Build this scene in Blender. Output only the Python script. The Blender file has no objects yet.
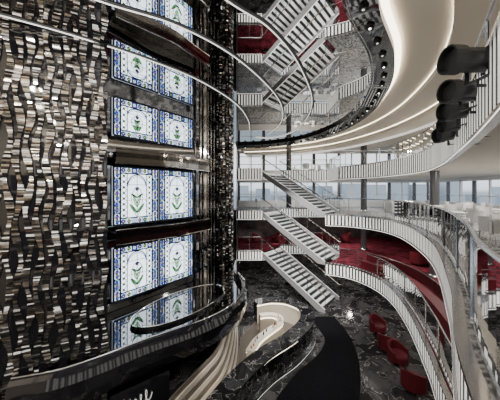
import bpy, math, random
from mathutils import Vector, Matrix
from mathutils.geometry import tessellate_polygon
random.seed(7)
scene = bpy.context.scene
CZ = 7.4                                   # eye height above the lowest floor
F, M, A, B, CE = 0.0, 2.9, 5.8, 8.7, 11.2  # deck levels and mirror ceiling

# ------------------------------------------------------------------ materials
def mat(name, col, rough=0.5, metal=0.0, em=None, es=0.0, spec=0.5, coat=0.0):
    m = bpy.data.materials.new(name); m.use_nodes = True
    b = m.node_tree.nodes['Principled BSDF']
    b.inputs['Base Color'].default_value = (*col, 1)
    b.inputs['Roughness'].default_value = rough
    b.inputs['Metallic'].default_value = metal
    b.inputs['Specular IOR Level'].default_value = spec
    b.inputs['Coat Weight'].default_value = coat
    if em:
        b.inputs['Emission Color'].default_value = (*em, 1)
        b.inputs['Emission Strength'].default_value = es
    return m

def noisy(name, c1, c2, scale, rough, lo=0.4, hi=0.6, detail=6, dist=0.0, metal=0.0, coat=0.0, spec=0.5):
    m = mat(name, c1, rough, metal, coat=coat, spec=spec); nt = m.node_tree; n = nt.nodes
    b = n['Principled BSDF']
    tc = n.new('ShaderNodeTexCoord')
    t = n.new('ShaderNodeTexNoise'); t.inputs['Scale'].default_value = scale
    t.inputs['Detail'].default_value = detail; t.inputs['Distortion'].default_value = dist
    nt.links.new(tc.outputs['Object'], t.inputs['Vector'])
    r = n.new('ShaderNodeValToRGB')
    r.color_ramp.elements[0].position = lo; r.color_ramp.elements[0].color = (*c1, 1)
    r.color_ramp.elements[1].position = hi; r.color_ramp.elements[1].color = (*c2, 1)
    nt.links.new(t.outputs['Fac'], r.inputs['Fac']); nt.links.new(r.outputs['Color'], b.inputs['Base Color'])
    return m

def marble(name, base, vein, scale, rough, wd=0.012):
    m = mat(name, base, rough); nt = m.node_tree; n = nt.nodes; b = n['Principled BSDF']
    tc = n.new('ShaderNodeTexCoord')
    t = n.new('ShaderNodeTexNoise'); t.inputs['Scale'].default_value = scale
    t.inputs['Detail'].default_value = 9; t.inputs['Distortion'].default_value = 0.7
    nt.links.new(tc.outputs['Object'], t.inputs['Vector'])
    r = n.new('ShaderNodeValToRGB'); e = r.color_ramp.elements
    e[0].position = 0.42; e[0].color = (*[c*0.7 for c in base], 1)
    e[1].position = 0.60; e[1].color = (*[c*2.2 for c in base], 1)
    for p,c in ((0.5,vein),(0.5-wd,base),(0.5+wd,base)):
        k = e.new(p); k.color = (*c, 1)
    nt.links.new(t.outputs['Fac'], r.inputs['Fac']); nt.links.new(r.outputs['Color'], b.inputs['Base Color'])
    return m

def glassmat(name, tint=(0.92, 0.95, 0.96), refl=0.12):
    m = bpy.data.materials.new(name); m.use_nodes = True; nt = m.node_tree; n = nt.nodes
    n.clear()
    o = n.new('ShaderNodeOutputMaterial'); mx = n.new('ShaderNodeMixShader')
    t = n.new('ShaderNodeBsdfTransparent'); t.inputs['Color'].default_value = (*tint, 1)
    g = n.new('ShaderNodeBsdfGlossy'); g.inputs['Roughness'].default_value = 0.03
    lw = n.new('ShaderNodeLayerWeight'); lw.inputs['Blend'].default_value = refl
    nt.links.new(lw.outputs['Fresnel'], mx.inputs['Fac'])
    nt.links.new(t.outputs[0], mx.inputs[1]); nt.links.new(g.outputs[0], mx.inputs[2])
    nt.links.new(mx.outputs[0], o.inputs['Surface'])
    return m

MIRROR = mat('mirror_tinted', (0.82, 0.82, 0.81), 0.015, 1.0)
BLACKG = mat('black_gloss', (0.008, 0.008, 0.010), 0.05, 0.0, coat=1.0)
BLACKMIR = mat('black_mirror', (0.26, 0.26, 0.27), 0.05, 1.0)
BLACK = mat('black_matte', (0.010, 0.010, 0.011), 0.45)
CREAM = mat('cream_plaster', (0.76, 0.68, 0.56), 0.55)
CREAML = mat('cream_plaster_light', (0.86, 0.79, 0.68), 0.5)
WHITE = mat('white_panel', (0.82, 0.82, 0.82), 0.4)
FASC = mat('fascia_white_glow', (0.88, 0.87, 0.85), 0.25, 0.0, em=(1, 0.97, 0.92), es=0.75)  # backlit look put into the white as its own glow
FASD = mat('fascia_rib_shade', (0.10, 0.10, 0.10), 0.2, 0.6)  # shade between ribs put into colour: dark gaps and one rib side
STEEL = mat('brushed_steel', (0.55, 0.55, 0.56), 0.22, 1.0)
CHROME = mat('chrome', (0.85, 0.85, 0.85), 0.08, 1.0)
LED = mat('led_white', (1, 1, 1), 0.5, em=(1, 0.96, 0.90), es=1.8)
LEDD = mat('led_dim', (1, 1, 1), 0.5, em=(1, 0.96, 0.90), es=1.0)
LEDW = mat('led_warm', (1, 1, 1), 0.5, em=(1, 0.86, 0.66), es=7.0)
LAMPB = mat('lamp_bright', (1, 1, 1), 0.5, em=(1, 0.95, 0.88), es=8.0)
GLASS = glassmat('balustrade_glass')
TREAD = mat('tread_stone_glow', (0.92, 0.92, 0.90), 0.35, em=(1,1,1), es=0.15)  # faint glow put into the stone so the treads look lit
RISER = mat('riser_dark', (0.03, 0.03, 0.035), 0.3)
STRING = mat('stringer_grey', (0.42, 0.42, 0.43), 0.25, 0.4)
RED = noisy('red_carpet', (0.05, 0.008, 0.012), (0.16, 0.020, 0.034), 3.0, 0.9, spec=0.1)
REDV = mat('red_velvet', (0.085, 0.008, 0.013), 0.6, spec=0.2)
GREYC = noisy('grey_carpet', (0.08, 0.08, 0.085), (0.42, 0.42, 0.42), 5.0, 0.8, 0.42, 0.58, dist=2.0)
MARB = marble('dark_marble', (0.034, 0.033, 0.034), (0.30, 0.29, 0.28), 1.3, 0.10)
MARBC = marble('counter_marble', (0.014, 0.014, 0.016), (0.28, 0.27, 0.26), 2.2, 0.06)
CARPB = noisy('black_carpet', (0.003, 0.003, 0.004), (0.009, 0.009, 0.011), 30, 0.95, spec=0.05)
DWALL = noisy('dark_wall_panel', (0.02, 0.018, 0.018), (0.08, 0.06, 0.06), 1.5, 0.3)
BEIGE = mat('beige_stone', (0.52, 0.47, 0.39), 0.35)
TAUPE = mat('taupe_stone', (0.10, 0.085, 0.07), 0.3)
DCOL = mat('column_grey', (0.12, 0.12, 0.13), 0.25, 0.5)

# --------------------------------------------------------------- mesh builder
class MB:
    def __init__(s): s.v=[]; s.f=[]; s.m=[]; s.mats=[]
    def mi(s, m):
        if m not in s.mats: s.mats.append(m)
        return s.mats.index(m)
    def face(s, pts, m):
        b=len(s.v); s.v += [tuple(p) for p in pts]; s.f.append(tuple(range(b,b+len(pts)))); s.m.append(s.mi(m))
    def box(s, c, d, m, rot=0.0, mx=None):
        R = mx if mx is not None else Matrix.Rotation(rot,3,'Z')
        c=Vector(c); h=[x/2 for x in d]; P=[]
        for sx in(-1,1):
            for sy in(-1,1):
                for sz in(-1,1): P.append(c+R@Vector((sx*h[0],sy*h[1],sz*h[2])))
        b=len(s.v); s.v += [tuple(p) for p in P]
        for f in ((0,1,3,2),(4,6,7,5),(0,4,5,1),(2,3,7,6),(0,2,6,4),(1,5,7,3)):
            s.f.append(tuple(b+i for i in f)); s.m.append(s.mi(m))
    def tube(s, pts, r, m, n=8, closed=False, r2=None):
        P=[Vector(p) for p in pts]; b=len(s.v); N=len(P)
        for i,p in enumerate(P):
            if closed: t=P[(i+1)%N]-P[i-1]
            else: t=P[min(i+1,N-1)]-P[max(i-1,0)]
            t.normalize()
            u=t.cross(Vector((0,0,1)))
            if u.length<1e-3: u=Vector((1,0,0))
            u.normalize(); w=u.cross(t)
            rr = r if r2 is None else r+(r2-r)*i/(N-1)
            for k in range(n):
                a=2*math.pi*k/n; s.v.append(tuple(p+rr*(math.cos(a)*u+math.sin(a)*w)))
        for i in range(N if closed else N-1):
            for k in range(n):
                j=(i+1)%N
                s.f.append((b+i*n+k,b+i*n+(k+1)%n,b+j*n+(k+1)%n,b+j*n+k)); s.m.append(s.mi(m))
        if not closed:
            s.f.append(tuple(b+k for k in range(n))); s.m.append(s.mi(m))
            s.f.append(tuple(b+(N-1)*n+k for k in range(n))); s.m.append(s.mi(m))
    def poly(s, pts2, z, m):
        tris=tessellate_polygon([[Vector((p[0],p[1],0)) for p in pts2]])
        b=len(s.v); s.v += [(p[0],p[1],z) for p in pts2]
        for t in tris: s.f.append(tuple(b+i for i in t)); s.m.append(s.mi(m))
    def slab(s, pts2, z0, z1, mt, mb, ms):
        s.poly(pts2,z1,mt); s.poly(pts2,z0,mb)
        N=len(pts2)
        for i in range(N):
            p,q=pts2[i],pts2[(i+1)%N]
            s.face([(p[0],p[1],z0),(q[0],q[1],z0),(q[0],q[1],z1),(p[0],p[1],z1)],ms)
    def strip(s, pa, za, pb, zb, m):
        for i in range(len(pa)-1):
            s.face([(*pa[i],za),(*pa[i+1],za),(*pb[i+1],zb),(*pb[i],zb)],m)
    def lathe(s, c, prof, m, n=20):
        b=len(s.v)
        for (r,z) in prof:
            for k in range(n):
                a=2*math.pi*k/n; s.v.append((c[0]+r*math.cos(a),c[1]+r*math.sin(a),c[2]+z))
        for i in range(len(prof)-1):
            for k in range(n):
                s.f.append((b+i*n+k,b+i*n+(k+1)%n,b+(i+1)*n+(k+1)%n,b+(i+1)*n+k)); s.m.append(s.mi(m))
    def done(s, name, smooth=False, loc=None):
        me=bpy.data.meshes.new(name); me.from_pydata(s.v,[],s.f)
        for m in s.mats: me.materials.append(m)
        me.polygons.foreach_set('material_index',s.m)
        if smooth: me.polygons.foreach_set('use_smooth',[True]*len(s.f))
        me.update(); o=bpy.data.objects.new(name,me); scene.collection.objects.link(o)
        if loc: o.location=loc
        return o

def spl(pts, n=8):
    P=[Vector((*p,0)[:3]) if len(p)==2 else Vector(p) for p in pts]; two=len(pts[0])==2
    P=[2*P[0]-P[1]]+P+[2*P[-1]-P[-2]]; out=[]
    for i in range(1,len(P)-2):
        p0,p1,p2,p3=P[i-1:i+3]
        for k in range(n):
            t=k/n
            out.append(0.5*((2*p1)+(-p0+p2)*t+(2*p0-5*p1+4*p2-p3)*t*t+(-p0+3*p1-3*p2+p3)*t**3))
    out.append(P[-2])
    return [(p.x,p.y) if two else tuple(p) for p in out]
def resample(pts, step):
    out=[pts[0]]; acc=0
    for i in range(len(pts)-1):
        a=Vector(pts[i]); b=Vector(pts[i+1]); L=(b-a).length
        if L<1e-6: continue
        d=step-acc
        while d<=L:
            out.append(tuple(a+(b-a)*d/L)); d+=step
        acc=L-(d-step)
    return out
def offset(pts, d):
    out=[]
    for i in range(len(pts)):
        a=Vector(pts[max(i-1,0)]); b=Vector(pts[min(i+1,len(pts)-1)]); t=(b-a).normalized()
        out.append((pts[i][0]+t.y*d, pts[i][1]-t.x*d))   # right-hand side
    return out

# ------------------------------------------------------------ deck edge curves
T0=(0.87,18.0); T1=(2.40,19.85); B0=(4.5,15.0); B1=(6.03,16.85)   # stair flight corners in plan
EA=spl([(-4,-2.9),(-1.2,-1.8),(0.45,-0.5),(1.15,0.8),(2.05,2.3),(3.4,4.1),(5.4,7.3),(6.7,10.8),(6.75,12.9),(5.9,14.3),B0],8)
EM=spl([(-4,-2.9),(-0.5,-1.6),(2.0,0.8),(3.4,3.3),(4.4,5.6),(5.0,6.9),(5.9,9.2),(6.4,11.2),(6.35,12.8),(5.7,14.2),B0],8)
EB=spl([(-4,-2.9),(-1.2,-1.6),(0.5,-0.2),(1.6,1.2),(2.7,2.7),(3.85,4.4),(5.7,7.3),(7.0,10),(7.4,12.8),(7.0,15.2),B1],8)
FARL=[B1,(6.2,19.85),T1,T0,(-0.95,18.0)]
OUT=[(-1.1,24),(17,24),(17,-4),(-4,-4)]

def ribbed(mb, path, z0, z1):
    P=resample(path,0.05)
    O1=offset(P,-0.09); O2=offset(P,-0.03)
    for i in range(len(P)-1):
        if i%4<2:
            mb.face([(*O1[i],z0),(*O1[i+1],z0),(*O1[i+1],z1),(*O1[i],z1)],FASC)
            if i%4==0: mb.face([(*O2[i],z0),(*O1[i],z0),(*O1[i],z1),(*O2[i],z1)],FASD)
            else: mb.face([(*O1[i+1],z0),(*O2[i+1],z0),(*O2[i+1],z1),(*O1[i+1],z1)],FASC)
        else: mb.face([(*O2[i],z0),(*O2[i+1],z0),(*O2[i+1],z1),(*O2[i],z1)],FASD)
    T0_=offset(P,-0.12); T1_=offset(P,0.0)
    for z in (z0,z1):
        mb.strip(T0_,z-0.025,T0_,z+0.025,STEEL); mb.strip(T0_,z+0.025,T1_,z+0.025,STEEL); mb.strip(T0_,z-0.025,T1_,z-0.025,STEEL)
    mb.strip(offset(P,-0.122),z0-0.045,offset(P,-0.122),z0-0.025,LED)

def rail(name, path, z, h=1.05, ins=0.06, post=1.3, rm=STEEL):
    mb=MB(); P=offset(path,ins)
    mb.strip(P,z+0.06,P,z+h-0.03,GLASS)
    mb.tube([(p[0],p[1],z+h) for p in P],0.025,rm,8)
    mb.strip(P,z,P,z+0.08,STEEL)
    for q in resample(P,post): mb.box((q[0],q[1],z+h/2),(0.03,0.03,h),STEEL)
    return mb.done(name)

for nm,E,z,mt,mbm in (('floor_gallery_lower',EM,M,RED,BLACK),('floor_gallery_middle',EA,A,GREYC,DCOL),('floor_gallery_upper',EB,B,GREYC,CREAML)):
    mb=MB(); mb.slab(E+FARL+OUT,z-0.30,z,mt,mbm,STRING)
    o=mb.done(nm)
GAL=[B1,(6.2,19.85),T1]; LND=[T0,(-0.95,18.0)]
for nm,E,z in (('fascia_lower',EM,M),('fascia_middle',EA,A),('fascia_upper',EB,B)):
    mb=MB()
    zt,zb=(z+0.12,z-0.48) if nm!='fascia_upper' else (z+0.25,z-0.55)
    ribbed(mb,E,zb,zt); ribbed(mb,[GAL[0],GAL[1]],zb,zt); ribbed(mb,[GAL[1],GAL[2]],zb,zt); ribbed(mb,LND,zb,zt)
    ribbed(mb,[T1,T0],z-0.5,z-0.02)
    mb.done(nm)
rail('glass_balustrade',EM[4:],M+0.1,1.0)
rail('glass_balustrade',EA[14:],A+0.1,1.0,post=2.2)
rail('glass_balustrade',EB[14:],B+0.2,0.9)
for z in (M,A,B):
    rail('glass_balustrade',[(6.13,17.2),(6.2,19.8)],z+0.1,1.0,post=1.25)
    rail('glass_balustrade',[(6.15,19.85),(2.45,19.85)],z+0.1,1.0,post=1.25)
    rail('glass_balustrade',[(0.8,18.0),(-0.9,18.0)],z+0.1,1.0,post=0.85)

# -------------------------------------------------------------------- ceiling
EC=spl([(-2.0,-4),(-0.4,0),(0.9,2.8),(1.9,5.0),(3.3,6.9),(4.3,9.0),(5.0,12.0),(4.85,15),(3.7,18),(1.5,19.9),(-1.2,20.6)],10)
mb=MB(); mb.poly(EC+[(-7.6,20.6),(-7.6,-4)],CE,MIRROR)
mb.done('ceiling_mirror')
mb=MB(); mb.poly([p for p in EC]+[(-1.2,24),(17,24),(17,-4)],CE+0.02,CREAM)
mb.done('ceiling')
mb=MB()
O0=offset(EC,-0.02);O1=offset(EC,0.6)
mb.strip(O0,CE,O0,CE-0.14,BLACKG); mb.strip(O0,CE-0.14,O1,CE-0.30,BLACKG); mb.strip(O1,CE-0.30,O1,CE,BLACK)
mb.tube([(p[0],p[1],CE-0.16) for p in offset(EC,0.05)],0.015,STEEL,6)
O2=offset(EC,0.75); mb.strip(O1,CE-0.10,O2,CE-0.10,LEDW)
for i,q in enumerate(resample(offset(EC,0.33),0.7)):
    mb.lathe((q[0],q[1],CE-0.30),[(0.0,0.03),(0.06,0.0),(0.085,0.0),(0.085,0.09)],BLACK,12)
    mb.lathe((q[0],q[1],CE-0.303),[(0.0,0),(0.025,0),(0.025,0.01)],LEDD if i%3 else LAMPB,10)
mb.done('ceiling_mirror_frame')
mb=MB()
a=offset(EC,0.76);b=offset(EC,1.75);c=offset(EC,2.9);d=offset(EC,4.0);e=offset(EC,4.1)
mb.strip(a,CE-0.02,b,CE-0.06,CREAML)
mb.strip(b,CE-0.10,b,CE-0.06,LEDW); mb.strip(b,CE-0.10,b,CE-0.26,CREAML); mb.strip(b,CE-0.26,c,CE-0.22,CREAML)
mb.strip(c,CE-0.26,c,CE-0.22,LEDW); mb.strip(c,CE-0.26,c,CE-0.42,CREAML); mb.strip(c,CE-0.42,d,CE-0.46,CREAML)
mb.strip(d,CE-0.46,d,CE-0.60,FASC); mb.strip(d,CE-0.60,e,CE-0.60,STEEL); mb.strip(e,CE-0.60,e,CE,CREAML)
mb.done('ceiling_cove_trim')

mb=MB()
def ring(pts,z,r=0.012):
    P=spl(pts,10); mb.tube([(p[0],p[1],z) for p in P],r,LED,6)
    mb.strip(offset(P,-0.04),z+0.02,offset(P,0.09),z+0.02,BLACK)
ring([(-7.2,4.4),(-5.4,5.4),(-4.2,6.2),(-2.9,7.3),(-1.7,8.7),(-0.6,11.0),(-0.1,13.5),(0.0,15.7)],CE-0.03)
ring([(-5.2,3.6),(-3,5.0),(-1.6,5.8),(-0.3,7.3),(1.0,9.9),(1.6,12.2),(1.7,14.5),(1.2,17)],CE-0.03)
ring([(-2.2,3.2),(-0.44,5.0),(0.5,5.9),(1.5,7.6),(2.6,10.5),(3.0,13.5),(2.7,16.5),(1.6,18.2),(0.4,18)],CE-0.03)
mb.done('ceiling_light_ring')

# --------------------------------------------------------------- mosaic wall
TM=[mat('tile_silver',(0.95,0.94,0.92),0.09,1.0),mat('tile_champagne',(0.70,0.63,0.54),0.15,1.0),
    mat('tile_pewter',(0.34,0.34,0.34),0.08,1.0),mat('tile_black',(0.02,0.02,0.02),0.08,0.4),
    mat('tile_bronze',(0.28,0.22,0.17),0.12,1.0),mat('tile_pearl',(0.70,0.70,0.68),0.35,0.1)]
def tiles(name, pathf, L, z0, z1, cw, th, amp, wave, wts=(34,13,20,20,5,8)):
    mb=MB(); n=int(L/cw)
    for i in range(n):
        s0=(i+0.5)*cw; ph=i*math.pi+random.uniform(-0.5,0.5); wl=wave*random.uniform(0.9,1.1)
        z=z0; cur=None
        while z<z1:
            h=th*random.choice((0.5,0.7,0.9,1.2)); zc=z+h/2
            if zc+h/2>z1: break
            w=cw*(0.31+0.11*math.sin(2*math.pi*zc/wl+ph)); off=cw*amp*math.sin(2*math.pi*zc/(wl*1.7)+ph*0.7+i)
            p,t,nn=pathf(s0+off)
            tx=random.uniform(-0.12,0.12); tz=random.uniform(-0.25,0.25)
            c=Vector((p[0],p[1],zc))+nn*0.04
            du=(t+nn*tx)*w; dv=(Vector((0,0,1))+nn*tz)*(h*0.43)
            mb.face([c-du-dv,c+du-dv,c+du+dv,c-du+dv],random.choices(TM,wts)[0])
            z+=h
    k=max(2,int(L/0.1)); Q=[pathf(L*i/k)[0] for i in range(k+1)]
    mb.strip(Q,z0,Q,z1,BLACKG)
    return mb.done(name)
WP=spl([(-7.6,4.75),(-6.6,5.15),(-5.6,5.6),(-4.6,6.05),(-3.72,6.52)],10)
def pathfn(P):
    cum=[0]
    for i in range(len(P)-1): cum.append(cum[-1]+(Vector(P[i+1])-Vector(P[i])).length)
    def f(s):
        s=max(0,min(s,cum[-1]-1e-5)); i=0
        while cum[i+1]<s: i+=1
        a=Vector(P[i]);b=Vector(P[i+1]);t=(b-a).normalized();p=a+t*(s-cum[i])
        return (p.x,p.y),Vector((t.x,t.y,0)),Vector((t.y,-t.x,0))
    return f,cum[-1]
f,L=pathfn(WP)
tiles('wall_mosaic',f,L,0.0,CE-0.01,0.185,0.05,0.30,0.95)
def cyl(cx,cy,r):
    def f(s):
        a=s/r
        return (cx+r*math.cos(a),cy+r*math.sin(a)),Vector((-math.sin(a),math.cos(a),0)),Vector((math.cos(a),math.sin(a),0))
    return f
tiles('mosaic_column',cyl(-1.62,15.2,0.6),2*math.pi*0.6,0.0,CE-0.01,0.188,0.09,0.15,1.4,(16,12,22,36,8,6))

# --------------------------------------------------- stained glass window wall
P0=Vector((-5.08,9.2,0)); D=Vector((0.72,1,0)).normalized(); NRM=Vector((D.y,-D.x,0))
mb=MB()
pa=[(-5.25,9.0),(-2.55,12.72),(-2.1,14.9)]
mb.strip(pa,0,pa,CE,BLACKMIR)
mb.strip([(-3.72,6.52),(-5.25,9.0)],0,[(-3.72,6.52),(-5.25,9.0)],CE,BLACKG)
mb.done('wall_window_side')
mb=MB()
for s in (4.0,4.35,4.7):
    p=P0+D*s+NRM*0.05; mb.box((p.x,p.y,CE/2),(0.07,0.07,CE-0.01),CHROME)
for s in (0.25,0.7,1.2,1.7):
    x=-2.5+0.4*s/2; y=12.8+s; mb.box((x+0.08,y,CE/2),(0.06,0.06,CE-0.01),CHROME)
mb.done('trim_vertical_bars')

SGW=mat('stained_white',(0.7,0.8,0.85),0.2,em=(0.80,0.92,1.0),es=2.4)
SGP=mat('stained_paleblue',(0.5,0.7,0.85),0.2,em=(0.36,0.60,0.98),es=1.5)
SGB=mat('stained_blue',(0.05,0.12,0.5),0.2,em=(0.05,0.08,0.42),es=0.9)
SGV=mat('stained_violet',(0.15,0.08,0.4),0.2,em=(0.18,0.09,0.44),es=0.9)
SGG=mat('stained_green',(0.1,0.4,0.1),0.2,em=(0.08,0.26,0.12),es=0.9)
SGL=mat('stained_lightgreen',(0.3,0.6,0.3),0.2,em=(0.40,0.72,0.46),es=1.3)
SGY=mat('stained_yellow',(0.7,0.6,0.1),0.2,em=(0.95,0.9,0.55),es=1.4)
LEAD=mat('lead_came',(0.01,0.01,0.02),0.4,0.5)
def window(name,z0,z1):
    mb=MB()
    def W(u,v,o=0.03): p=P0+D*u+NRM*o; return Vector((p.x,p.y,z0+v))
    H=z1-z0
    def quad(u0,v0,u1,v1,m,o=0.03): mb.face([W(u0,v0,o),W(u1,v0,o),W(u1,v1,o),W(u0,v1,o)],m)
    def line(a,b,w=0.016,o=0.055,m=LEAD):
        A_=Vector(a);B_=Vector(b);t=(B_-A_).normalized();n=Vector((-t.y,t.x))*w*1.15
        mb.face([W(*(A_-n),o),W(*(B_-n),o),W(*(B_+n),o),W(*(A_+n),o)],m)
    def pl(pts,w=0.012,o=0.055,m=LEAD):
        for i in range(len(pts)-1): line(pts[i],pts[i+1],w,o,m)
    def shape(pts,m,o=0.04,lw=0.011):
        mb.face([W(p[0],p[1],o) for p in pts],m)
        for i in range(len(pts)): line(pts[i],pts[(i+1)%len(pts)],lw)
    def disc(c,v,r,m,o=0.046,n=12): shape([(c+r*math.cos(2*math.pi*i/n),v+r*math.sin(2*math.pi*i/n)) for i in range(n)],m,o)
    def leaf(c,v,ang,l,wd,m,o=0.047):
        d=Vector((math.cos(ang),math.sin(ang))); n=Vector((-d.y,d.x)); b=Vector((c,v))
        pts=[b,b+d*l*0.3+n*wd,b+d*l*0.7+n*wd*0.8,b+d*l,b+d*l*0.65-n*wd*0.7,b+d*l*0.3-n*wd*0.8]
        shape([tuple(p) for p in pts],m,o)
    for k in range(2):
        u0=0.03+k*1.93; u1=u0+1.83; bw=0.25
        quad(u0,0,u1,H,SGW)
        nv=max(3,round(H/0.42)); dv=H/nv
        for (a,b) in ((u0,u0+bw),(u1-bw,u1)):
            c=(a+b)/2
            for i in range(nv):
                v=(i+0.5)*dv
                quad(a,i*dv,b,(i+1)*dv,SGP if (i+k)%2 else SGW,0.034)
                leaf(c,v,math.pi/2,dv*0.42,0.06,SGB if i%2 else SGV); leaf(c,v,-math.pi/2,dv*0.42,0.06,SGV if i%2 else SGB)
                disc(c,v,0.05,SGY,0.05,8); line((a,i*dv),(b,i*dv),0.016)
                pl([(a,i*dv),(c,i*dv+dv*0.2),(b,i*dv)],0.009); pl([(a,(i+1)*dv),(c,(i+1)*dv-dv*0.2),(b,(i+1)*dv)],0.009)
            S=[(c+bw*0.38*math.sin(2*math.pi*q/10),H*q/(nv*5)) for q in range(nv*5+1)]
            pl(S,0.010,0.056,SGB)
        for a in (u0+bw,u1-bw): line((a,0),(a,H),0.03)
        ia,ib=u0+bw,u1-bw; c=(ia+ib)/2; wi=ib-ia
        bh=0.24
        nu=6; du=wi/nu
        for i in range(nu):
            a=ia+i*du
            for v0 in (H-bh,0.0):
                quad(a,v0,a+du,v0+bh,(SGP,SGW,SGB)[(i+k)%3] if v0 else (SGP,SGW)[i%2],0.034)
                disc(a+du/2,v0+bh/2,0.07,(SGV,SGG,SGW)[i%3]); disc(a+du/2,v0+bh/2,0.032,SGY,0.05,8)
                line((a,v0),(a,v0+bh),0.011)
        line((ia,H-bh),(ib,H-bh),0.022); line((ia,bh),(ib,bh),0.022)
        lo,hi=bh,H-bh; m_=(lo+hi)/2; hh=(hi-lo)/2
        for a,b in ((ia,ia+wi*0.20),(ib-wi*0.20,ib)):
            nn=max(3,int((hi-lo)/0.2)); d2=(hi-lo)/nn
            for q in range(nn):
                line((a,lo+q*d2),(b,lo+(q+1)*d2),0.008); line((b,lo+q*d2),(a,lo+(q+1)*d2),0.008)
                x=(a+b)/2; v=lo+(q+.5)*d2
                shape([(x-0.04,v),(x,v-0.05),(x+0.04,v),(x,v+0.05)],SGL if q%2 else SGP)
            line((a,lo),(a,hi),0.014); line((b,lo),(b,hi),0.014)
        ar=[(c-wi*0.28*math.cos(math.pi*q/12),hi-hh*0.5+hh*0.45*math.sin(math.pi*q/12)) for q in range(13)]
        pl(ar,0.018); pl([(x,v-0.07) for x,v in ar],0.011,0.056,SGB)
        for sg in (-1,1):
            leaf(c,m_-hh*0.80,math.pi/2-sg*0.70,hh*0.55,0.06,SGG)
            leaf(c,m_-hh*0.55,math.pi/2-sg*0.30,hh*0.65,0.05,SGL)
            leaf(c,m_-hh*0.1,math.pi/2-sg*1.0,hh*0.35,0.04,SGG)
            pl([(c+sg*0.02,lo),(c+sg*0.20,m_-hh*0.45),(c+sg*0.24,m_),(c+sg*0.12,m_+hh*0.3),(c+sg*0.03,m_+hh*0.4)],0.010)
        line((c,lo),(c,hi),0.010); line((c-wi*0.28,m_-hh*0.2),(c+wi*0.28,m_-hh*0.2),0.008); line((c-wi*0.28,m_+hh*0.5),(c+wi*0.28,m_+hh*0.5),0.008)
        disc(c,m_+hh*0.30,0.065,SGV); disc(c,m_+hh*0.30,0.03,SGY,0.05,8)
        for (a,b) in (((u0,0),(u1,0)),((u0,H),(u1,H)),((u0,0),(u0,H)),((u1,0),(u1,H))): line(a,b,0.035,0.07)
    mb.done(name)
window('window_1',CZ+2.02,CZ+3.45)
window('window_2',CZ-1.32,CZ+0.88)
window('window_3',CZ-4.15,CZ-2.15)

# curved ledges at the window wall
DARKL=mat('ledge_bronze_gloss',(0.30,0.27,0.23),0.10,1.0)
for zc,dep in ((B,0.85),(A,0.85)):
    mb=MB()
    def Wp(s,o): p=P0+D*s+NRM*o; return (p.x,p.y)
    front=spl([Wp(-0.1,0.5),Wp(0.8,dep*0.75),(Wp(2.2,dep)),Wp(3.6,dep*0.8),Wp(4.4,0.6)],8)
    back=[Wp(4.4,0.0),Wp(-0.1,0.02)]
    mb.slab(front+back,zc-0.12,zc+0.06,DARKL,BLACKMIR,BLACKG)
    mb.strip(front,zc-0.36,front,zc+0.16,DARKL)
    mb.strip(offset(front,0.0),zc+0.16,offset(front,-0.08),zc+0.16,STEEL)
    mb.tube([(p[0],p[1],zc-0.36) for p in front],0.02,CHROME,6)
    mb.tube([(p[0],p[1],zc+0.17) for p in front],0.02,CHROME,6)
    mb.done('window_ledge')

# lower left glossy balcony (deck M level)
LE=spl([(-5.3,5.50),(-4.45,5.78),(-3.7,6.3),(-2.85,7.05),(-1.6,7.95),(-0.75,8.9),(-0.3,10.0),(-0.25,11.5),(-0.7,13.2),(-0.75,15.0)],10)
mb=MB()
mb.slab(LE+[(-2.1,14.6),(-2.5,12.7),(-5.2,9.0),(-3.74,6.5)],M-0.25,M,BLACKMIR,BLACK,BLACKG)
mb.done('floor_balcony_left')
mb=MB()
rows=[(0.0,M+0.28),(0.10,M+0.22),(0.16,M+0.0),(0.10,M-0.35),(0.0,M-0.62),(-0.15,M-0.7)]
for i in range(len(rows)-1):
    mb.strip(offset(LE,rows[i][0]),rows[i][1],offset(LE,rows[i+1][0]),rows[i+1][1],BLACKG)
mb.strip(offset(LE,0.0),M+0.28,offset(LE,-0.14),M+0.28,BLACKG); mb.strip(offset(LE,-0.14),M+0.28,offset(LE,-0.14),M,BLACKG)
mb.done('balcony_parapet',True)
mb=MB(); mb.tube([(p[0],p[1],M+0.30) for p in offset(LE,-0.07)],0.02,STEEL,6); mb.done('parapet_handrail')
mb=MB()
def oval(c,a,b,ang,n=40):
    return [(c[0]+a*math.cos(t)*math.cos(ang)-b*math.sin(t)*math.sin(ang),c[1]+a*math.cos(t)*math.sin(ang)+b*math.sin(t)*math.cos(ang)) for t in [2*math.pi*i/n for i in range(n)]]
ov=oval((-2.6,9.8),2.1,1.0,math.radians(55))
mb.slab(ov,M,M+0.10,BLACKMIR,BLACK,BLACKG)
mb.tube([(p[0],p[1],M+0.11) for p in ov],0.016,CHROME,6,closed=True)
mb.done('oval_platform')

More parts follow.
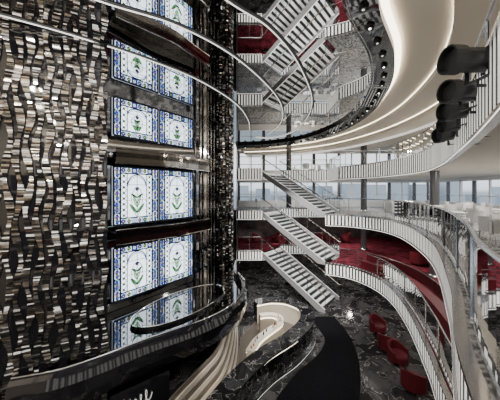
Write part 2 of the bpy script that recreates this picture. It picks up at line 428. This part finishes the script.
# --------------------------------------------------------------------- stairs
def stair(name,zt,zb,n=15):
    mb=MB(); t0=Vector(T0);t1=Vector(T1);b0=Vector(B0);b1=Vector(B1)
    dz=(zt-zb)/n
    run=(b0-t0); d=run.normalized(); rl=run.length; st=rl/n
    ang=math.atan2(d.y,d.x); w=(t1-t0); wl=w.length; wn=w.normalized(); mid=(t0+t1)/2
    for i in range(n):
        c=mid+d*(i+0.5)*st; z=zt-(i+1)*dz
        if i<n-1:
            mb.box((c.x,c.y,z-0.02),(st+0.01,wl-0.1,0.05),TREAD,ang)
            c3=mid+d*((i+0.18)*st+0.02); mb.box((c3.x,c3.y,z+0.009),(st*0.30,wl-0.12,0.008),RISER,ang)
        c2=mid+d*(i*st+0.02); mb.box((c2.x,c2.y,z+dz/2-0.03),(0.02,wl-0.12,dz-0.05),RISER,ang)
    for q in (t0+wn*0.03,t1-wn*0.03):
        e=q+d*rl
        for t in (-0.03,0.03):
            o=wn*t
            mb.face([(*(q+o),zt+0.06),(*(e+o),zb+0.2),(*(e+o),zb),(*(e+o-d*0.45),zb),(*(q+o),zt-0.30)],STRING)
        o=wn*0.03
        mb.face([(*(q-o),zt+.06),(*(q+o),zt+.06),(*(e+o),zb+.2),(*(e-o),zb+.2)],FASC)  # glowing white edge put in for the balustrade's sparkle
        mb.face([(*q,zt+0.1),(*e,zb+0.24),(*e,zb+1.0),(*q,zt+0.95)],GLASS)
        mb.tube([(*(q-d*0.1),zt+1.0),(*q,zt+1.0),(*e,zb+1.03),(*(e+d*0.1),zb+1.03)],0.035,CHROME,8)
        for k in range(5):
            r=k/4; x=q+d*rl*r; z=zt+(zb-zt)*r; mb.box((x.x,x.y,z+0.55),(0.03,0.03,0.9),STEEL)
    e0=t0+d*(rl-0.45); e1=t1+d*(rl-0.45)
    mb.face([(*t0,zt-0.3),(*e0,zb),(*e1,zb),(*t1,zt-0.3)],STRING)
    mb.done(name)
stair('staircase',M,F); stair('staircase',A,M); stair('staircase',B,A)

# ------------------------------------------------------------------ room shell
mb=MB(); mb.slab([(-7.6,-4),(17,-4),(17,24),(-7.6,24)],-0.2,0.0,MARB,BLACK,BLACK); mb.done('floor')
def wallbox(name,x0,x1,y0,y1,z0,z1,m):
    mb=MB(); mb.box(((x0+x1)/2,(y0+y1)/2,(z0+z1)/2),(x1-x0,y1-y0,z1-z0),m); return mb.done(name)
wallbox('wall_far_lower',-7.6,17.2,24,24.2,-0.2,A-0.3,DWALL)
wallbox('wall_right_lower',17,17.2,-4,24,-0.2,A-0.3,DWALL)
# unseen back wall: dark panelling; bands and uprights added for mosaic reflections
mb=MB(); mb.box((4.8,-4.1,CE/2),(24.8,0.2,CE+0.6),DWALL)
for z in (M,A,B,CE-0.3): mb.box((4.8,-3.93,z-0.15),(24.6,0.12,0.75),CREAML)
for z in (1.3,4.4,7.3,10.1): mb.box((4.8,-3.96,z),(24.6,0.06,0.12),WHITE)
for i in range(13): mb.box((-7+2*i,-3.95,CE/2),(0.35,0.1,CE),CREAML)
mb.done('wall_back')
wallbox('wall_left',-7.8,-7.6,-4.2,24.2,-0.2,CE+0.3,CREAM)
mb=MB(); mb.strip([(-0.85,15.5),(-1.15,24)],0,[(-0.85,15.5),(-1.15,24)],CE,DWALL); mb.done('wall_partition')
def winwall(name,along,z0,z1,a0,a1,c):
    mb=MB(); n=int((a1-a0)/1.2)
    def bx(a,z,da,dz,t=0.12,m=WHITE):
        if along=='x': mb.box((a,c,z),(da,t,dz),m)
        else: mb.box((c,a,z),(t,da,dz),m)
    for i in range(n+1): bx(a0+(a1-a0)*i/n,(z0+z1)/2,0.10 if i%2 else 0.28,z1-z0,0.12,WHITE if i%2 else DCOL)
    bx((a0+a1)/2,z0+0.3,a1-a0,0.6,0.14); bx((a0+a1)/2,z1-0.15,a1-a0,0.30,0.14); bx((a0+a1)/2,z0+1.15,a1-a0,0.05)
    mb.done(name)
winwall('window_4','x',A,B-0.3,-1.1,17,24.05); winwall('window_5','x',B,CE,-1.1,17,24.05)
winwall('window_6','y',A,B-0.3,4,24,17.05); winwall('window_7','y',B,CE,4,24,17.05)
wallbox('wall_right_upper',17,17.2,-4,4,A-0.3,CE,CREAML)
# hazy harbour skyline beyond the windows
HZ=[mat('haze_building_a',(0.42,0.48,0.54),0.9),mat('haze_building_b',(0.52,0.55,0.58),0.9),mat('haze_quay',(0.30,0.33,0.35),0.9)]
mb=MB(); x=-60
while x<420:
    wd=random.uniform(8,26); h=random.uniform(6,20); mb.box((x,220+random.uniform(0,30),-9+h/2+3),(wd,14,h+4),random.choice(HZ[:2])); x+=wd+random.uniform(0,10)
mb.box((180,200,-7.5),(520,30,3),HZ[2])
for cx in (20,75,130,260):
    mb.box((cx,205,6),(0.8,0.8,26),HZ[2]); mb.box((cx+4,205,17),(16,0.8,0.8),HZ[2]); mb.tube([(cx,205,21),(cx+11,205,17)],0.2,HZ[2],5)
mb.done('harbor_skyline')
for (x,y) in ((8.6,18.9),(3.2,20.6),(9.6,13.0),(9.0,8.2),(12.5,17)):
    mb=MB(); mb.lathe((x,y,0),[(0.22,0),(0.22,CE)],DCOL,20)
    for z in (M,A,B): mb.lathe((x,y,z),[(0.3,0.0),(0.3,0.12),(0.22,0.14)],STEEL,20)
    mb.done('structural_column',True)

# --------------------------------------------------------- floor F : carpet, bar
mb=MB()
lft=spl([(0.3,7.6),(0.9,8.8),(1.9,10.1),(3.1,11.3),(3.7,12.4),(3.6,13.6),(3.5,14.6)],8)
rgt=spl([(4.9,14.6),(5.05,13),(4.9,11.6),(4.5,10.2),(3.9,8.9),(3.0,7.4)],8)
mb.slab(lft+rgt,0.0,0.012,CARPB,CARPB,CARPB); mb.done('black_carpet_runner')

def counter(name,pts,w,z0,h,mt,mf,lip=0.06,edge=None,led=True):
    mb=MB(); P=spl(pts,8); a=offset(P,w/2); b=offset(P,-w/2)
    mb.strip(a,z0,a,z0+h-0.06,mf); mb.strip(b,z0,b,z0+h-0.06,BEIGE)
    a2=offset(P,w/2+lip); b2=offset(P,-w/2-lip)
    mb.strip(a2,z0+h,b2,z0+h,mt); mb.strip(a2,z0+h-0.06,b2,z0+h-0.06,mt)
    mb.strip(a2,z0+h-0.06,a2,z0+h,edge or mt); mb.strip(b2,z0+h-0.06,b2,z0+h,edge or mt)
    for e in (0,-1):
        mb.face([(*a[e],z0),(*b[e],z0),(*b[e],z0+h),(*a[e],z0+h)],mf)
    if led:
        for s in (1,-1): mb.strip(offset(P,s*(w/2+0.012)),z0+h-0.14,offset(P,s*(w/2+0.012)),z0+h-0.10,LEDW)
        g=offset(P,w/2+0.10); mb.strip(g,z0+0.05,g,z0+0.07,LEDD); mb.strip(a,z0+0.12,g,z0+0.12,STEEL)
    return mb.done(name)
counter('bar_counter',[(-1.2,6.9),(-0.9,7.6),(-0.3,8.6),(0.6,9.7),(1.8,10.8),(2.75,12.1),(2.9,13.3),(2.2,14.2),(1.2,14.4),(0.3,14.1)],0.55,0,1.1,MARBC,MARBC,0.08,CHROME)
counter('back_bar_cabinet',[(0.0,10.1),(0.35,10.9),(0.9,11.6),(1.4,12.2),(1.5,12.8),(1.1,13.1),(0.5,13.0)],0.3,0.012,0.9,BEIGE,BEIGE,0.03,CREAML)
mb=MB()
fl=spl([(-0.3,8.6),(0.6,9.7),(1.8,10.8),(2.75,12.1),(2.9,13.3),(2.2,14.2),(0.3,14.1)],6)
mb.slab(fl+[(-0.5,12.5),(-0.55,10)],0.0,0.01,TAUPE,BEIGE,BEIGE); mb.done('bar_floor_mat')
mb=MB(); BGL=[mat('bottle_amber',(0.25,0.09,0.02),0.1),mat('bottle_dark',(0.03,0.04,0.03),0.08),mat('glassware',(0.6,0.62,0.62),0.08,0.5)]
f,L=pathfn(spl([(0.02,10.2),(0.35,10.9),(0.9,11.6),(1.4,12.2),(1.5,12.8)],8)); s=0.05
while s<L:
    p,_,_=f(s); h=random.uniform(0.12,0.2)
    mb.lathe((p[0]+random.uniform(-.06,.06),p[1],0.912),[(0,0),(0.03,0),(0.03,h*0.6),(0.012,h*0.75),(0.012,h),(0,h)],random.choice(BGL),10); s+=random.uniform(0.1,0.4)
mb.done('bar_bottle_row')
mb=MB(); base=spl([(-2.25,6.6),(-2.0,7.2),(-1.6,8.0),(-1.2,8.9),(-1.05,10.0),(-1.0,11.3),(-1.1,12.8)],8)
for k in range(11):
    a=offset(base,0.045*k); b=offset(base,0.045*(k+1)); z=1.75-0.155*k
    mb.strip(a,z,b,z,BEIGE if k%2 else TAUPE); mb.strip(b,z,b,z-0.155,TAUPE if k%2==0 else BEIGE)
mb.strip(base,0,base,1.75,TAUPE)
mb.done('stepped_stone_plinth')
mb=MB(); q0=Vector((-3.55,6.35,0)); q1=Vector((-2.35,7.3,0))
mb.face([(q0.x,q0.y,0),(q1.x,q1.y,0),(q1.x,q1.y,2.15),(q0.x,q0.y,2.15)],BLACKG)
t=(q1-q0).normalized(); pts=[]
for i in range(70):
    s_=0.15+0.012*i; z=1.75+(0.10+0.06*math.sin(i*0.13))*math.sin(i*0.55); sx=s_+0.05*math.cos(i*0.55)
    p=q0+t*sx+Vector((t.y,-t.x,0))*0.03; pts.append((p.x,p.y,z))
mb.tube(pts,0.005,LEDD,5)
mb.done('script_sign_panel')

# ------------------------------------------------------------------- furniture
def armchair_mesh(vm):
    mb=MB(); n=14
    mb.lathe((0,0,0.0),[(0,0.16),(0.34,0.16),(0.37,0.2),(0.37,0.40),(0.33,0.46),(0,0.47)],vm,20)
    for k in range(n):
        a0=math.radians(-20+220*k/n); a1=math.radians(-20+220*(k+1)/n)
        def hh(a): return 0.60+0.22*max(0,math.sin(a))
        r0,r1=0.34,0.43
        p=lambda r,a,z:(r*math.cos(a),r*math.sin(a),z)
        mb.face([p(r1,a0,0.14),p(r1,a1,0.14),p(r1,a1,hh(a1)),p(r1,a0,hh(a0))],vm)
        mb.face([p(r0,a0,0.4),p(r0,a1,0.4),p(r0,a1,hh(a1)),p(r0,a0,hh(a0))],vm)
        mb.face([p(r0,a0,hh(a0)),p(r0,a1,hh(a1)),p(r1,a1,hh(a1)),p(r1,a0,hh(a0))],vm)
    for a in (-20,200):
        a=math.radians(a); c,s_=math.cos(a),math.sin(a)
        mb.face([(0.34*c,0.34*s_,0.14),(0.43*c,0.43*s_,0.14),(0.43*c,0.43*s_,0.6),(0.34*c,0.34*s_,0.6)],vm)
    for a in (45,135,225,315):
        a=math.radians(a); mb.tube([(0.27*math.cos(a),0.27*math.sin(a),0.17),(0.32*math.cos(a),0.32*math.sin(a),0)],0.02,BLACK,6,r2=0.012)
    return mb
def shell_chair():
    mb=MB(); mb.box((0,0,0.45),(0.44,0.44,0.05),WHITE)
    for k in range(6):
        a0=math.radians(30+120*k/6);a1=math.radians(30+120*(k+1)/6)
        for r in (0.25,0.28): mb.face([(r*math.cos(a0),r*math.sin(a0),0.47),(r*math.cos(a1),r*math.sin(a1),0.47),(r*1.1*math.cos(a1),r*1.1*math.sin(a1),0.85),(r*1.1*math.cos(a0),r*1.1*math.sin(a0),0.85)],WHITE)
    for sx in(-1,1):
        for sy in(-1,1): mb.tube([(0.18*sx,0.18*sy,0.43),(0.22*sx,0.22*sy,0)],0.014,STEEL,6)
    return mb
def ctable(m_):
    mb=MB(); mb.lathe((0,0,0),[(0,0),(0.25,0),(0.25,0.02),(0.03,0.05),(0.03,0.70),(0.10,0.71),(0.38,0.71),(0.40,0.725),(0.38,0.74),(0,0.74)],m_,24)
    return mb
def place(mb,name,items):
    o=mb.done(name,False); first=True
    for (x,y,z,r) in items:
        q=o if first else bpy.data.objects.new(name,o.data)
        if not first: scene.collection.objects.link(q)
        first=False; q.location=(x,y,z); q.rotation_euler=(0,0,r)
arm=[];tab=[];ch=[];dtab=[]
for (x,y) in ((8.7,10.3),(11.0,11.6),(10.9,15.2)):
    for a in (0.6,3.4):
        arm.append((x+0.85*math.cos(a),y+0.85*math.sin(a),M,a-math.pi/2))
    dtab.append((x,y,M,0))
for (x,y) in ((6.6,9.9),(6.9,12.2)):
    for a in (1.9,4.0):
        arm.append((x+0.8*math.cos(a),y+0.8*math.sin(a),F,a-math.pi/2))
for (x,y) in ((6.6,5.6),(7.6,7.0),(8.0,9.8),(8.6,11.6),(8.3,13.8),(10.6,8.6),(11.2,11.2),(10.8,14),(12.8,9.4),(13.4,12.6),(13.2,15.4),(10.4,16.6),(14.6,7.4)):
    tab.append((x,y,A,0))
    for k in range(4):
        a=k*math.pi/2+x; ch.append((x+0.68*math.cos(a),y+0.68*math.sin(a),A,a-math.pi/2))
for (x,y) in ((8.8,10.5),(9.4,14.3),(4.6,21),(6.6,21),(10.5,17.5)):
    tab.append((x,y,B,0))
    for k in range(3):
        a=k*2.1+x; ch.append((x+0.68*math.cos(a),y+0.68*math.sin(a),B,a-math.pi/2))
for x in (1.4,5.0,7.4):
    dtab.append((x,21.6,M,0)); arm += [(x+0.8,21.6,M,-math.pi/2),(x-0.8,21.6,M,math.pi/2)]
    tab.append((x,21.8,A,0)); ch += [(x+0.65,21.8,A,-math.pi/2),(x-0.65,21.8,A,math.pi/2)]
place(armchair_mesh(REDV),'tub_armchair',arm); place(shell_chair(),'cafe_chair',ch); place(ctable(WHITE),'cafe_table',tab); place(ctable(BLACKG),'cocktail_table',dtab)
mb=MB()
P=offset(EM[40:72],1.0); a=offset(P,-0.3); b=offset(P,0.25)
mb.strip(a,M,a,M+0.42,REDV); mb.strip(b,M,b,M+0.42,REDV); mb.strip(a,M+0.42,b,M+0.42,REDV)
mb.strip(b,M+0.42,b,M+0.8,REDV); c=offset(P,0.35); mb.strip(c,M,c,M+0.8,REDV); mb.strip(b,M+0.8,c,M+0.8,BLACK)
for q in (0,-1): mb.face([(*a[q],M),(*c[q],M),(*c[q],M+0.8),(*b[q],M+0.8),(*b[q],M+0.42),(*a[q],M+0.42)],REDV)
mb.done('curved_bench')

def spotlamp(x,y,z,ang,tilt,s=1.0,rs=1.4):
    e=bpy.data.objects.new('stage_spotlight',None); scene.collection.objects.link(e)
    e.location=(x,y,z); e.rotation_euler=(0,tilt,ang)
    mb=MB()
    prof=[(0.0,-0.42),(0.075,-0.42),(0.09,-0.38),(0.09,-0.1),(0.105,-0.08),(0.105,0.26),(0.125,0.27),(0.125,0.42),(0.11,0.42),(0.10,0.34),(0,0.34)]
    b=len(mb.v); n=20
    for (r,t_) in prof:
        for k in range(n):
            a=2*math.pi*k/n; mb.v.append((t_*s,r*s*rs*math.cos(a),r*s*rs*math.sin(a)))
    for i in range(len(prof)-1):
        for k in range(n):
            mb.f.append((b+i*n+k,b+i*n+(k+1)%n,b+(i+1)*n+(k+1)%n,b+(i+1)*n+k)); mb.m.append(mb.mi(BLACK))
    for k in range(6): mb.box((-0.34*s+k*0.04*s,0,0.0),(0.012*s,0.28*s,0.28*s),BLACK)
    for sy in(-1,1): mb.box((0.02,sy*0.165*s,-0.10*s),(0.05,0.012,0.30*s),BLACK)
    mb.box((0.02,0,-0.25*s),(0.05,0.34*s,0.015),BLACK)
    mb.tube([(0.02,0,-0.25*s),(0.02,0,-0.32*s),(-0.6*s,0,-0.32*s)],0.02,BLACK,8)
    o=mb.done('lamp_body'); o.parent=e
for (x,y,z,an,ti) in ((2.62,2.85,1.48,0,0.0),(3.05,3.45,1.36,0.1,0.05),(3.5,4.05,1.30,0,0.1),(4.0,4.7,1.26,-0.1,0.1),(4.4,5.4,1.22,0,0.15)):
    spotlamp(x,y,CZ+z,math.pi+an,ti,0.9)

# ---------------------------------------------------------------------- lights
def area(x,y,z,size,power,col=(1,0.94,0.86)):
    l=bpy.data.lights.new('downlight_fill','AREA'); l.shape='DISK'; l.size=size; l.energy=power; l.color=col
    o=bpy.data.objects.new('downlight_and_fill',l); scene.collection.objects.link(o); o.location=(x,y,z)
    return o
for (x,y) in ((9.4,6),(9.4,11),(9.4,16),(13,8),(13,14),(4,21.5),(9.4,21)):
    area(x,y,B-0.33,0.4,110); area(x,y,CE-0.65,0.4,105,(1,0.90,0.78))
for (x,y) in ((8.5,7),(8.5,11),(8.5,15),(12,11),(3.5,21),(8,20)):
    area(x,y,A-0.33,0.3,110,(1,0.93,0.86)); area(x,y,M-0.33,0.3,50,(1,0.92,0.85))
area(-2.5,-2.5,10.9,0.8,450); area(2.5,-3,10.5,0.8,420); area(-4.5,1.5,11.1,0.5,300)  # fill lamps added near the back to brighten what the mosaic reflects
def spot(loc,tgt,power,ang=50,size=0.06,col=(1,0.97,0.93)):
    l=bpy.data.lights.new('spot','SPOT'); l.energy=power; l.spot_size=math.radians(ang); l.spot_blend=0.6; l.shadow_soft_size=size; l.color=col
    o=bpy.data.objects.new('spot_and_wash_lamp',l); scene.collection.objects.link(o); o.location=loc
    o.rotation_euler=(Vector(tgt)-Vector(loc)).to_track_quat('-Z','Y').to_euler()
spot((2.2,3.1,9.3),(3.5,16,3),6500,40)
spot((1.5,2.2,9.2),(-5,6,7),2400,90)  # wash added to brighten the mosaic wall
spot((0.2,12.5,11.0),(3.5,17,1),4800,50)
spot((1.2,9.0,11.0),(1.0,12,0),1700,45)
spot((2.4,8,11.0),(5.5,12,0),1600,60)
spot((-1,6.5,11.0),(-3.5,8,3),900,60)
spot((1.0,13.2,2.6),(0.9,12,0),260,110)
spot((-0.4,8.2,2.9),(-1.4,9.5,0.5),110,100)

w=bpy.data.worlds.new('sky'); scene.world=w; w.use_nodes=True; nt=w.node_tree; bg=nt.nodes['Background']
tc=nt.nodes.new('ShaderNodeTexCoord'); sp=nt.nodes.new('ShaderNodeSeparateXYZ'); mr=nt.nodes.new('ShaderNodeMapRange'); r=nt.nodes.new('ShaderNodeValToRGB')
nt.links.new(tc.outputs['Generated'],sp.inputs[0]); nt.links.new(sp.outputs['Z'],mr.inputs['Value'])
mr.inputs['From Min'].default_value=-1; mr.inputs['From Max'].default_value=1
nt.links.new(mr.outputs['Result'],r.inputs['Fac']); nt.links.new(r.outputs['Color'],bg.inputs['Color'])
e=r.color_ramp.elements
e[0].color=(0.08,0.11,0.13,1); e[1].color=(0.45,0.60,0.82,1)
for p,c in ((0.485,(0.22,0.27,0.31,1)),(0.499,(0.34,0.40,0.45,1)),(0.5005,(0.70,0.78,0.85,1)),(0.55,(0.88,0.92,0.96,1))):
    k=e.new(p); k.color=c
bg.inputs['Strength'].default_value=2.0

cam=bpy.data.cameras.new('camera'); co=bpy.data.objects.new('camera',cam); scene.collection.objects.link(co)
co.location=(0,0,CZ); co.rotation_euler=(math.pi/2,0,0); cam.lens=18; cam.sensor_width=36; cam.shift_y=-0.02; cam.clip_end=5000; cam.clip_start=0.05
scene.camera=co
